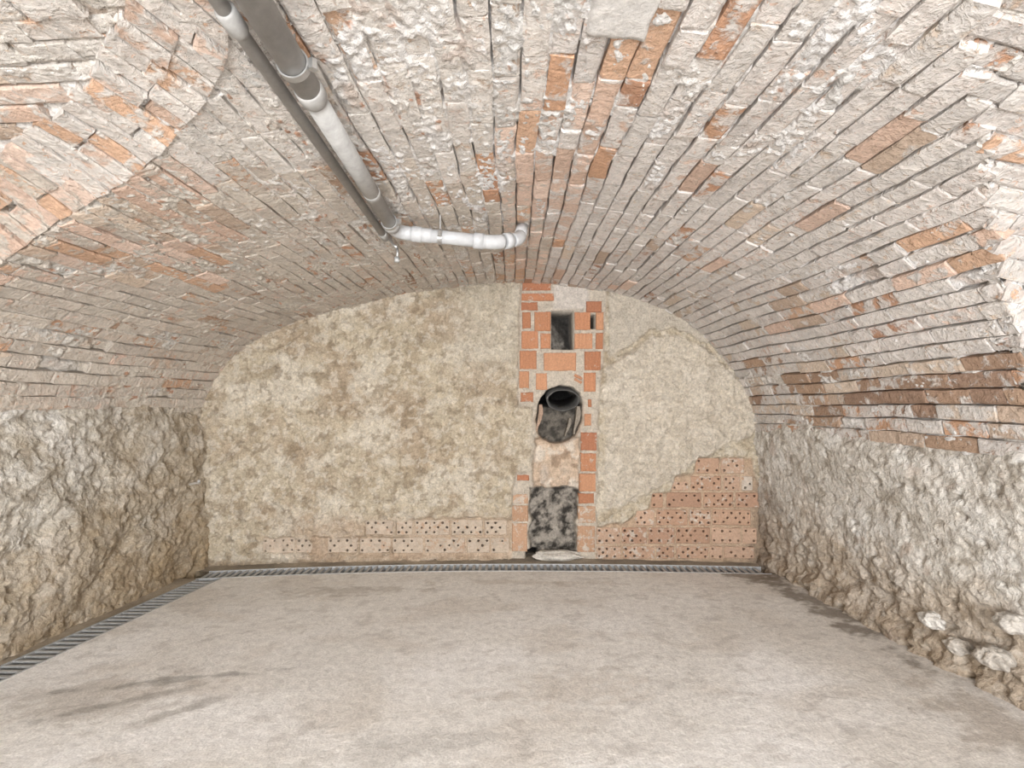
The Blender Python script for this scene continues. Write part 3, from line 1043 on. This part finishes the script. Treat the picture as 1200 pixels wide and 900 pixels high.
# ---- perforated hollow bricks: real holes through the face
def perforated(px0, px1, py0, py1, col, wash, fill=0.25, proud=0.005, ow=OW):
    x0, z1 = bw(px0, py0)
    x1, z0 = bw(px1, py1)
    nc = max(2, int(round((x1 - x0) / 0.032)))
    nr = 3 if (z1 - z0) > 0.08 else 2
    e = 0.006
    gx_ = np.linspace(x0 + e, x1 - e, nc + 1)
    gz_ = np.linspace(z0 + e, z1 - e, nr + 1)
    v, f = [], []
    idx = {}
    for i, X in enumerate(gx_):
        for j, Z in enumerate(gz_):
            idx[i, j] = len(v)
            v.append((X, y_back(X) - proud, Z))
    K = 8
    for i in range(nc):
        for j in range(nr):
            q = [idx[i, j], idx[i + 1, j], idx[i + 1, j + 1], idx[i, j + 1]]
            if (i + j) % 2 or i == nc and nc > 3 or random.random() < fill:
                f.append(tuple(q))
                continue
            cx, cz = (gx_[i] + gx_[i + 1]) / 2 + random.uniform(-0.002, 0.002), (gz_[j] + gz_[j + 1]) / 2 + random.uniform(-0.002, 0.002)
            r = random.uniform(0.0075, 0.0108)
            b0 = len(v)
            for dep in (0, 0.06):
                for k in range(K):
                    a = math.radians(-135 + 45 * k)
                    v.append((cx + r * math.cos(a), y_back(cx) - proud + dep, cz + r * math.sin(a)))
            for k in range(4):                          # corner k at hole vertex 2k
                h0, h1, h2 = b0 + 2 * k, b0 + 2 * k + 1, b0 + (2 * k + 2) % K
                f.append((q[k], q[(k + 1) % 4], h1))
                f.append((q[k], h1, h0))
                f.append((q[(k + 1) % 4], h2, h1))
            for k in range(K):
                k2 = (k + 1) % K
                f.append((b0 + k, b0 + k2, b0 + K + k2, b0 + K + k))
    ring = [idx[i, 0] for i in range(nc + 1)] + [idx[nc, j] for j in range(1, nr + 1)] + [idx[i, nr] for i in range(nc - 1, -1, -1)] + [idx[0, j] for j in range(nr - 1, 0, -1)]
    xm, zm_ = (x0 + x1) / 2, (z0 + z1) / 2
    n0 = len(v)
    for k in ring:
        X, Y, Z = v[k]
        v.append((X + math.copysign(e, X - xm) + random.uniform(-0.002, 0.002), Y + 0.006, Z + math.copysign(e, Z - zm_) + random.uniform(-0.002, 0.002)))
    n1 = len(v)
    for k in range(len(ring)):
        X, Y, Z = v[n0 + k]
        v.append((X, Y + 0.05, Z))
    m = len(ring)
    for q in range(m):
        q2 = (q + 1) % m
        f.append((ring[q2], ring[q], n0 + q, n0 + q2))
        f.append((n0 + q2, n0 + q, n1 + q, n1 + q2))
    return mesh_obj('perforated_brick', v, f, M_OBRICK, wall_back, col, np.array([*ow, wash]), origin=((x0 + x1) / 2, y_back(xm), (z0 + z1) / 2))


for (a, b_, c_, d_, w) in PERF_R:
    perforated(a, b_, c_, d_, random.choice(HOLLOW) * random.uniform(0.92, 1.06), w - 0.14)
for (a, b_, c_, d_) in PERF_L:
    perforated(a, b_, c_, d_, random.choice(FADED) * random.uniform(0.86, 0.98), random.uniform(0.62, 0.85), 0.35, 0.005, lin((204, 182, 156)))

# ---- the broken clay flue inside the round mouth: an oval pipe running back and up, and shards of its lower half
fx, fz = bw(660.5, 469)
v, f = [], []
SEG = 32
for (t, sc_) in ((0, 0.90), (-0.004, 0.96), (0, 1.02), (0.34, 0.98), (0.34, 0.88)):
    for k in range(SEG):
        a = 2 * math.pi * k / SEG
        w = 1 + 0.02 * math.sin(3 * a + 1) + 0.015 * math.sin(7 * a)
        v.append((fx + 0.128 * sc_ * w * math.cos(a), y_back(fx) + 0.045 + t - 0.03 * math.sin(a), fz + 0.082 * sc_ * w * math.sin(a) + 0.22 * max(t, 0)))
for q in range(5):
    q2 = (q + 1) % 5
    for k in range(SEG):
        k2 = (k + 1) % SEG
        f.append((q * SEG + k, q * SEG + k2, q2 * SEG + k2, q2 * SEG + k))
mesh_obj('flue_pipe', v, f, M_SOOT, wall_back, smooth=True)


def shard(px0, py0, px1, py1, wdt, depth, col):
    x0, z0 = bw(px0, py0)
    x1, z1 = bw(px1, py1)
    v, f = [], []
    n = 7
    for i in range(n):
        t = i / (n - 1)
        X, Z = x0 + (x1 - x0) * t + 0.002 * math.sin(5 * t), z0 + (z1 - z0) * t
        w = wdt * (0.5 + math.sin(math.pi * min(t + 0.15, 1)))
        for (dx, dy) in ((0, 0.0), (w, 0.004), (w, depth), (0, depth)):
            v.append((X + dx, y_back(X) - 0.004 + dy + random.uniform(-0.004, 0.004), Z))
    for i in range(n - 1):
        for k in range(4):
            f.append((i * 4 + k, i * 4 + (k + 1) % 4, i * 4 + 4 + (k + 1) % 4, i * 4 + 4 + k))
    f += [(3, 2, 1, 0), tuple((n - 1) * 4 + k for k in range(4))]
    mesh_obj('clay_shard', v, f, M_PLASTER, wall_back, lin(col))


shard(632, 474, 628.5, 506, 0.022, 0.08, (190, 150, 120))
shard(667, 490, 662, 511, 0.016, 0.07, (150, 138, 120))
shard(676, 476, 672, 509, 0.024, 0.08, (160, 146, 126))

# pale plaster rubble lying in the bottom of the sooty recess
rx0, _ = bw(653, 650)
o = rock('plaster_rubble', (rx0, y_back(rx0) - 0.015, 0.035), 0.185, 0.06, 0.04, M_PLASTER, lin((222, 212, 196)), 77, None, 0.4, 26)
tag(o, 'pale lump of fallen plaster at the foot of the sooty flue recess', 'rubble')

# ------------------------------------------------------------------ wall behind the photographer, with a wide doorway added, unseen, for the light to come through
v, f = [], []
for bx in ((-2.7, -1.0, -3.35, -3.2, -0.05, 2.3), (1.0, 2.5, -3.35, -3.2, -0.05, 2.3), (-1.0, 1.0, -3.35, -3.2, 1.98, 2.3)):
    bv, bf = box(*bx)
    f += [tuple(i + len(v) for i in q) for q in bf]
    v += bv
wf = mesh_obj('wall_front', v, f, M_PLASTER, None, lin((206, 194, 174)), kind='structure')


# ------------------------------------------------------------------ floor with its two drain gaps
DW = 0.15


def xl_in(Y):                                    # inner edge of the drain along the left wall
    return -(1.967 + 0.15 * (3.556 - np.clip(Y, 1.0, 4)))


def yb_in(X):                                    # inner edge of the drain along the back wall
    X = np.asarray(X, float)
    return 3.735 - np.where(X < 0, 0.145 * (X / 1.95) ** 2, 0.065 * (X / 1.75) ** 2)


BW_ = 0.165


def floor_color(X, Y):
    C = np.broadcast_to(lin((234, 229, 222)), X.shape + (3,))
    C = mixc(C, lin((243, 240, 237)), 0.9 * sstep(-0.25, 0.5, fbm(X * 1.1, Y * 1.3, 4, 600)) * sstep(3.5, 2.4, Y))
    C = mixc(C, lin((216, 204, 190)), 0.5 * sstep(0.05, 0.6, fbm(X * 1.6, Y * 2.6, 4, 605)))
    C = mixc(C, lin((216, 204, 190)), 0.5 * sstep(0.8, 1.8, X + 0.3 * fbm(X * 2, Y * 2, 3, 607)))
    C = mixc(C, lin((186, 176, 166)), 0.38 * sstep(0.28, 0.75, fbm(X * 7, Y * 9, 5, 610, 0.65)))
    C = mixc(C, lin((232, 228, 222)), 0.8 * np.exp(-(((X + 0.88) / 0.28) ** 2 + ((Y - 2.32) / 0.3) ** 2)))

    def blot(cx, cy, rx, ry, rot, col, a, seed):
        ca, sa = math.cos(rot), math.sin(rot)
        u = ((X - cx) * ca + (Y - cy) * sa) / rx
        w = (-(X - cx) * sa + (Y - cy) * ca) / ry
        r = np.sqrt(u * u + w * w) + 0.6 * fbm(X * 5, Y * 6, 5, seed, 0.65) + 0.35 * fbm(X * 23, Y * 27, 3, seed + 1)
        return mixc(C, lin(col), a * sstep(1.0, 0.35, r))
    C = blot(-1.62, 2.12, 0.50, 0.17, 0.15, (160, 140, 118), 0.34, 620)
    C = blot(-1.45, 2.25, 0.42, 0.035, 0.22, (104, 96, 84), 0.49, 622)
    C = blot(-1.60, 2.05, 0.34, 0.03, 0.5, (112, 102, 88), 0.39, 624)
    C = blot(-1.25, 2.05, 0.30, 0.035, 0.6, (120, 108, 92), 0.35, 625)
    C = blot(-1.0, 3.35, 0.40, 0.12, 0.1, (150, 128, 100), 0.35, 626)
    C = blot(-0.35, 1.82, 0.35, 0.10, 0.1, (182, 176, 168), 0.4, 628)
    C = blot(1.80, 3.15, 0.15, 0.75, 0.08, (128, 112, 94), 0.8, 630)
    C = blot(1.80, 1.9, 0.20, 0.5, 0.2, (172, 152, 130), 0.5, 632)
    C = blot(1.63, 3.62, 0.22, 0.13, -0.4, (136, 118, 98), 0.8, 634)
    C = blot(0.1, 3.5, 0.7, 0.06, 0.0, (196, 180, 160), 0.4, 636)
    C = blot(0.25, 2.2, 0.35, 0.16, 0.3, (204, 188, 170), 0.4, 638)
    return C


fv, ff, fc = [], [], []


def add_patch(P, nu, nv, color):
    base = sum(len(a) for a in fv)
    fv.append(P.reshape(-1, 3)); fc.append(color.reshape(-1, 3)); ff.append(grid_faces(nu, nv) + base)


a, b = np.meshgrid(np.linspace(0, 1, 260), np.concatenate([np.linspace(0, 0.6, 40, endpoint=False), np.linspace(0.6, 1, 220)]), indexing='ij')
Yf = -3.35 + b * 7.0
for _ in range(4):
    Xf = xl_in(Yf) + a * (2.25 - xl_in(Yf))
    Yf = -3.35 + b * (yb_in(Xf) + 3.35)
Zf = 0.004 * fbm(Xf * 1.5, Yf * 1.5, 3, 640) * sstep(0, 0.05, a) * sstep(1, 0.97, b)
add_patch(np.stack([Xf, Yf, Zf], -1), *a.shape, floor_color(Xf, Yf))
# strip between the left drain and the wall
a, b = np.meshgrid(np.linspace(0, 1, 10), np.linspace(0, 1, 200), indexing='ij')
Yf = -3.35 + b * (yb_in(-2.2) + 0.02 + 3.35)
x0_ = xl_in(Yf) - DW
Xf = x0_ + a * (-2.65 - x0_)
Zf = 0.012 * sstep(0.1, 0.5, a) * (0.6 + fbm(Xf * 5, Yf * 5, 3, 645))
add_patch(np.stack([Xf, Yf, Zf], -1), *a.shape, mixc(np.broadcast_to(lin((182, 164, 138)), Xf.shape + (3,)), lin((140, 122, 98)), np.clip(0.4 + fbm(Xf * 4, Yf * 4, 3, 646), 0, 1) * 0.6))
# strip between the back drain and the wall
a, b = np.meshgrid(np.linspace(0, 1, 220), np.linspace(0, 1, 10), indexing='ij')
Xf = -2.6 + a * 4.85
y0_ = yb_in(Xf) + BW_
Yf = y0_ + b * (4.25 - y0_)
Zf = 0.010 * sstep(0.05, 0.4, b) * (0.6 + fbm(Xf * 5, Yf * 7, 3, 648))
add_patch(np.stack([Xf, Yf, Zf], -1), *a.shape, mixc(np.broadcast_to(lin((176, 158, 132)), Xf.shape + (3,)), lin((118, 108, 94)), np.clip(0.45 + fbm(Xf * 3, Yf * 6, 3, 649), 0, 1) * 0.75))
# bed of concrete under everything
bv, bf = box(-2.7, 2.5, -3.35, 4.3, -0.2, -0.14)
floor = mesh_obj('floor', np.concatenate(fv), np.concatenate(ff), M_CONCRETE, None, np.concatenate(fc), smooth=True, kind='structure')
floor['label'] = 'pale stained concrete floor'
mesh_obj('concrete_bed', bv, bf, M_CONCRETE, floor, lin((120, 110, 98)))


# ------------------------------------------------------------------ drains
def strip_mesh(pts0, pts1, z0, z1):
    """Bar between two polylines (plan), from z0 to z1."""
    n = len(pts0)
    v = []
    for (x0, y0), (x1, y1) in zip(pts0, pts1):
        v += [(x0, y0, z0), (x1, y1, z0), (x1, y1, z1), (x0, y0, z1)]
    f = []
    for i in range(n - 1):
        for k in range(4):
            k2 = (k + 1) % 4
            f.append((i * 4 + k, i * 4 + k2, i * 4 + 4 + k2, i * 4 + 4 + k))
    f += [(3, 2, 1, 0), tuple((n - 1) * 4 + k for k in range(4))]
    return v, f


def drain(name, label, curve, width, length, n_off, hide):
    """curve(t) -> inner edge point and outward normal (plan) at distance t along the drain."""
    root = bpy.data.objects.new(name, None)
    p, n = curve(0)
    root.location = (p[0], p[1], 0)
    COL.objects.link(root)
    tag(root, label, 'floor drain', 'slotted floor drains')
    org = Vector((p[0], p[1], 0))
    ts = np.linspace(0, length, 60)

    def rail(d0, d1, z0, z1, nm, mat):
        A, B = [], []
        for t in ts:
            p, n = curve(t)
            A.append((p[0] + n[0] * d0 - org.x, p[1] + n[1] * d0 - org.y))
            B.append((p[0] + n[0] * d1 - org.x, p[1] + n[1] * d1 - org.y))
        v, f = strip_mesh(A, B, z0, z1)
        return mesh_obj(nm, v, f, mat, root)
    rail(-0.002, 0.007, -0.08, 0.003, 'rail', M_STEEL)
    rail(width - 0.007, width + 0.002, -0.08, 0.003, 'rail', M_STEEL)
    rail(0.0, width, -0.12, -0.085, 'trough', M_TROUGH)
    # one slat, shared by all
    hw, L = 0.010, width - 0.012
    prof = [(-hw, -0.009), (hw, -0.009), (hw, -0.003), (hw - 0.003, 0.0), (-hw + 0.003, 0.0), (-hw, -0.003)]
    v = [(q[0], 0.006, q[1]) for q in prof] + [(q[0], 0.006 + L, q[1]) for q in prof]
    f = [(k, (k + 1) % 6, 6 + (k + 1) % 6, 6 + k) for k in range(6)] + [tuple(range(6))[::-1], tuple(range(6, 12))]
    me = None
    t = 0.02
    while t < length - 0.02:
        p, n = curve(t)
        if me is None:
            o = mesh_obj('slat', v, f, M_STEEL, root)
            me = o.data
            first = o
        else:
            o = first.copy()
            COL.objects.link(o)
        o.parent = root
        o.location = (p[0] - org.x, p[1] - org.y, -0.001)
        o.rotation_euler = (0, 0, math.atan2(n[1], n[0]) - math.pi / 2)
        t += 0.047
    return root


def back_curve(t):
    x = -2.13 + t
    return (x, float(yb_in(x))), (0.0, 1.0)


def left_curve(t):
    y = 1.0 + t
    return (float(xl_in(y)), y), (-0.9889, -0.0 * 0.1483)


drain('drain_channel', 'slotted grey drain channel running along the end wall', back_curve, BW_, 3.93, 0, None)
drain('drain_channel', 'slotted grey drain channel running beside the left wall', left_curve, DW / 0.9889, 2.56, 0, None)


# ------------------------------------------------------------------ pipes under the vault
def bend(p0, p1, p2, r, n=9):
    """Rounded corner at p1."""
    p0, p1, p2 = map(Vector, (p0, p1, p2))
    a, b = p1 + (p0 - p1).normalized() * r, p1 + (p2 - p1).normalized() * r
    return [tuple((a * (1 - t) + p1 * t) * (1 - t) + (p1 * (1 - t) + b * t) * t) for t in [i / (n - 1) for i in range(n)]]


def pipe_part(name, path, radii, mat, root, seg=24, cap=True):
    if isinstance(radii, (int, float)):
        radii = [radii] * len(path)
    org = Vector(root.location)
    v, f = tube(path, radii, seg, cap)
    v = [tuple(Vector(q) - org) for q in v]
    o = mesh_obj(name, v, f, mat, root, smooth=False)
    o.data.polygons.foreach_set('use_smooth', [len(p.vertices) == 4 for p in o.data.polygons])
    return o


A0, A1 = Vector((-0.47, -1.58, 1.995)), Vector((-0.548, 2.49, 1.985))
B1 = Vector((-0.085, 2.52, 1.945))
B2 = Vector((0.035, 2.60, 1.985))
B3 = Vector((0.055, 2.74, 2.10))


def on_a(y):
    return A0.lerp(A1, (y - A0.y) / (A1.y - A0.y))


pr = bpy.data.objects.new('drain_pipe', None)
pr.location = tuple(A1)
COL.objects.link(pr)
tag(pr, 'thick grey plastic drain pipe hung under the vault, bending right towards the crown', 'pipe')
R = 0.031
pipe_part('pipe_length', [on_a(-3.18), on_a(1.40)], 0.0335, M_PVC_DARK, pr)
pipe_part('coupling', [on_a(1.36), on_a(1.365), on_a(1.405), on_a(1.415)], [0.0335, 0.0375, 0.0375, 0.033], M_PVC_DARK, pr)
pipe_part('pipe_length', [on_a(1.41), on_a(2.37)], R, M_PVC_DARK, pr)
pipe_part('pipe_socket', [on_a(2.02), on_a(2.025), on_a(2.045), on_a(2.05)], [R, 0.0335, 0.0335, R], M_PVC_DARK, pr)
el = bend(on_a(2.3), A1, B1, 0.075)
pipe_part('elbow', el, 0.0325, M_PVC, pr)
e0, e1 = Vector(el[0]), Vector(el[-1])
dA = (A1 - A0).normalized()
pipe_part('elbow_socket', [e0 - dA * 0.05, e0 - dA * 0.045, e0 - dA * 0.005, e0], [R, 0.037, 0.037, 0.0325], M_PVC_DARK, pr)
dB = (B1 - A1).normalized()
pipe_part('elbow_socket', [e1, e1 + dB * 0.004, e1 + dB * 0.045, e1 + dB * 0.05], [0.0325, 0.0365, 0.0365, R], M_PVC, pr)
pipe_part('pipe_length', [e1 + dB * 0.045, B1 - dB * 0.08], R, M_PVC, pr)
for k in (0.30, 0.86):
    q = A1.lerp(B1, k)
    pipe_part('pipe_socket', [q - dB * 0.03, q - dB * 0.028, q + dB * 0.028, q + dB * 0.03], [R, 0.0335, 0.0335, R], M_PVC, pr)
el2 = bend(A1, B1, B2, 0.05)
el3 = bend(B1, B2, B3, 0.04)
pipe_part('elbow', el2, 0.0335, M_PVC, pr)
pipe_part('elbow_socket', [B1 - dB * 0.10, B1 - dB * 0.096, B1 - dB * 0.05], [R, 0.0375, 0.0375], M_PVC, pr)
pipe_part('elbow', el3, 0.0325, M_PVC, pr)
m = (Vector(el2[-1]) + Vector(el3[0])) / 2
dm = (B2 - B1).normalized()
pipe_part('elbow_socket', [m - dm * 0.02, m - dm * 0.018, m + dm * 0.018, m + dm * 0.02], [0.0325, 0.038, 0.038, 0.0325], M_PVC, pr)
pipe_part('pipe_length', [Vector(el3[-1]), B3], R, M_PVC, pr)


def clamp(center, axis, r, root, drop=0.10, nut=True):
    """Two-part pipe clip: band, hanger rod up into the vault, hexagonal nut."""
    axis = Vector(axis).normalized()
    s = axis.cross(Vector((0, 0, 1))).normalized()
    u = s.cross(axis).normalized()
    org = Vector(root.location)
    v, f = [], []
    SEG = 28
    for (w, rr) in ((-0.010, r), (-0.010, r + 0.004), (0.010, r + 0.004), (0.010, r)):
        for k in range(SEG):
            a = 2 * math.pi * k / SEG
            v.append(tuple(Vector(center) + axis * w + (s * math.cos(a) + u * math.sin(a)) * rr - org))
    for q in range(4):
        for k in range(SEG):
            f.append((q * SEG + k, q * SEG + (k + 1) % SEG, ((q + 1) % 4) * SEG + (k + 1) % SEG, ((q + 1) % 4) * SEG + k))
    band = mesh_obj('clamp', v, f, M_ZINC, root)
    top = Vector(center) + Vector((0, 0, r))
    rv, rf_ = tube([top, top + Vector((0, 0, drop))], [0.005, 0.005], 10)
    mesh_obj('hanger_rod', [tuple(Vector(q) - org) for q in rv], rf_, M_ZINC, band)
    for sg in (1,):
        e = Vector(center) + s * sg * (r + 0.004)
        nv, nf = tube([e - axis * 0 - u * 0.012, e + u * 0.012], [0.011, 0.011], 6)
        mesh_obj('nut', [tuple(Vector(q) + s * sg * 0.008 - org) for q in nv], nf, M_ZINC, band)


clamp(on_a(1.27), dA, 0.0345, pr)
clamp(on_a(2.35), dA, 0.032, pr)
clamp(A1.lerp(B1, 0.45), dB, 0.032, pr)

# thinner pipe running above and to the left of it
cp = bpy.data.objects.new('conduit_pipe', None)
C0, C1 = Vector((-0.57, -1.58, 2.012)), Vector((-0.616, 2.58, 1.985))
cp.location = tuple(C1)
COL.objects.link(cp)
tag(cp, 'thin dark grey pipe running beside the thick drain pipe', 'pipe')


def on_c(y):
    return C0.lerp(C1, (y - C0.y) / (C1.y - C0.y))


pipe_part('pipe_length', [on_c(-3.18), on_c(2.53)], 0.017, M_PVC_DARK, cp, 18)
pipe_part('coupling', [on_c(1.10), on_c(1.105), on_c(1.16), on_c(1.175)], [0.017, 0.023, 0.023, 0.017], M_PVC_DARK, cp, 18)
pipe_part('end_cap', [on_c(2.50), on_c(2.505), on_c(2.57), on_c(2.575)], [0.017, 0.021, 0.021, 0.012], M_PVC_DARK, cp, 18)

# angle bracket hanging at the pipe corner
br = bpy.data.objects.new('hanger_bracket', None)
br.location = (-0.575, 2.55, 2.03)
COL.objects.link(br)
tag(br, 'small bent white metal hanger at the corner of the grey pipes', 'bracket')
bl = Vector(br.location)


def br_part(name, pts, r, mat):
    v, f = tube(pts, [r] * len(pts), 12)
    return mesh_obj(name, [tuple(Vector(q) - bl) for q in v], f, mat, br, smooth=True)


br_part('strap', [(-0.60, 2.62, 2.04), (-0.60, 2.61, 1.985), (-0.58, 2.59, 1.955), (-0.56, 2.58, 1.938)], 0.008, M_ZINC)
br_part('rod', [(-0.56, 2.58, 1.94), (-0.558, 2.58, 1.915), (-0.561, 2.58, 1.885)], 0.0065, M_ZINC)
br_part('bolt_head', [(-0.561, 2.58, 1.892), (-0.561, 2.58, 1.868)], 0.013, M_STEEL)

# bent nail sticking out of the left wall near the corner
nx0 = -2.235 + 0.03
nl = bpy.data.objects.new('bent_nail', None)
nl.location = (-2.2, 3.68, 0.63)
COL.objects.link(nl)
tag(nl, 'short pale bent spike sticking out of the left wall near the corner', 'nail')
v, f = tube([(-0.09, 0.02, -0.02), (0.0, 0, 0.0), (0.045, -0.03, 0.005), (0.07, -0.08, 0.022)], [0.008, 0.008, 0.009, 0.006], 10)
mesh_obj('shaft', v, f, plain('pale_metal', (206, 198, 186), 0.6), nl, smooth=True)
v, f = tube([(0.065, -0.072, 0.02), (0.075, -0.09, 0.025)], [0.009, 0.009], 12)
mesh_obj('head', v, f, M_PVC_DARK, nl)
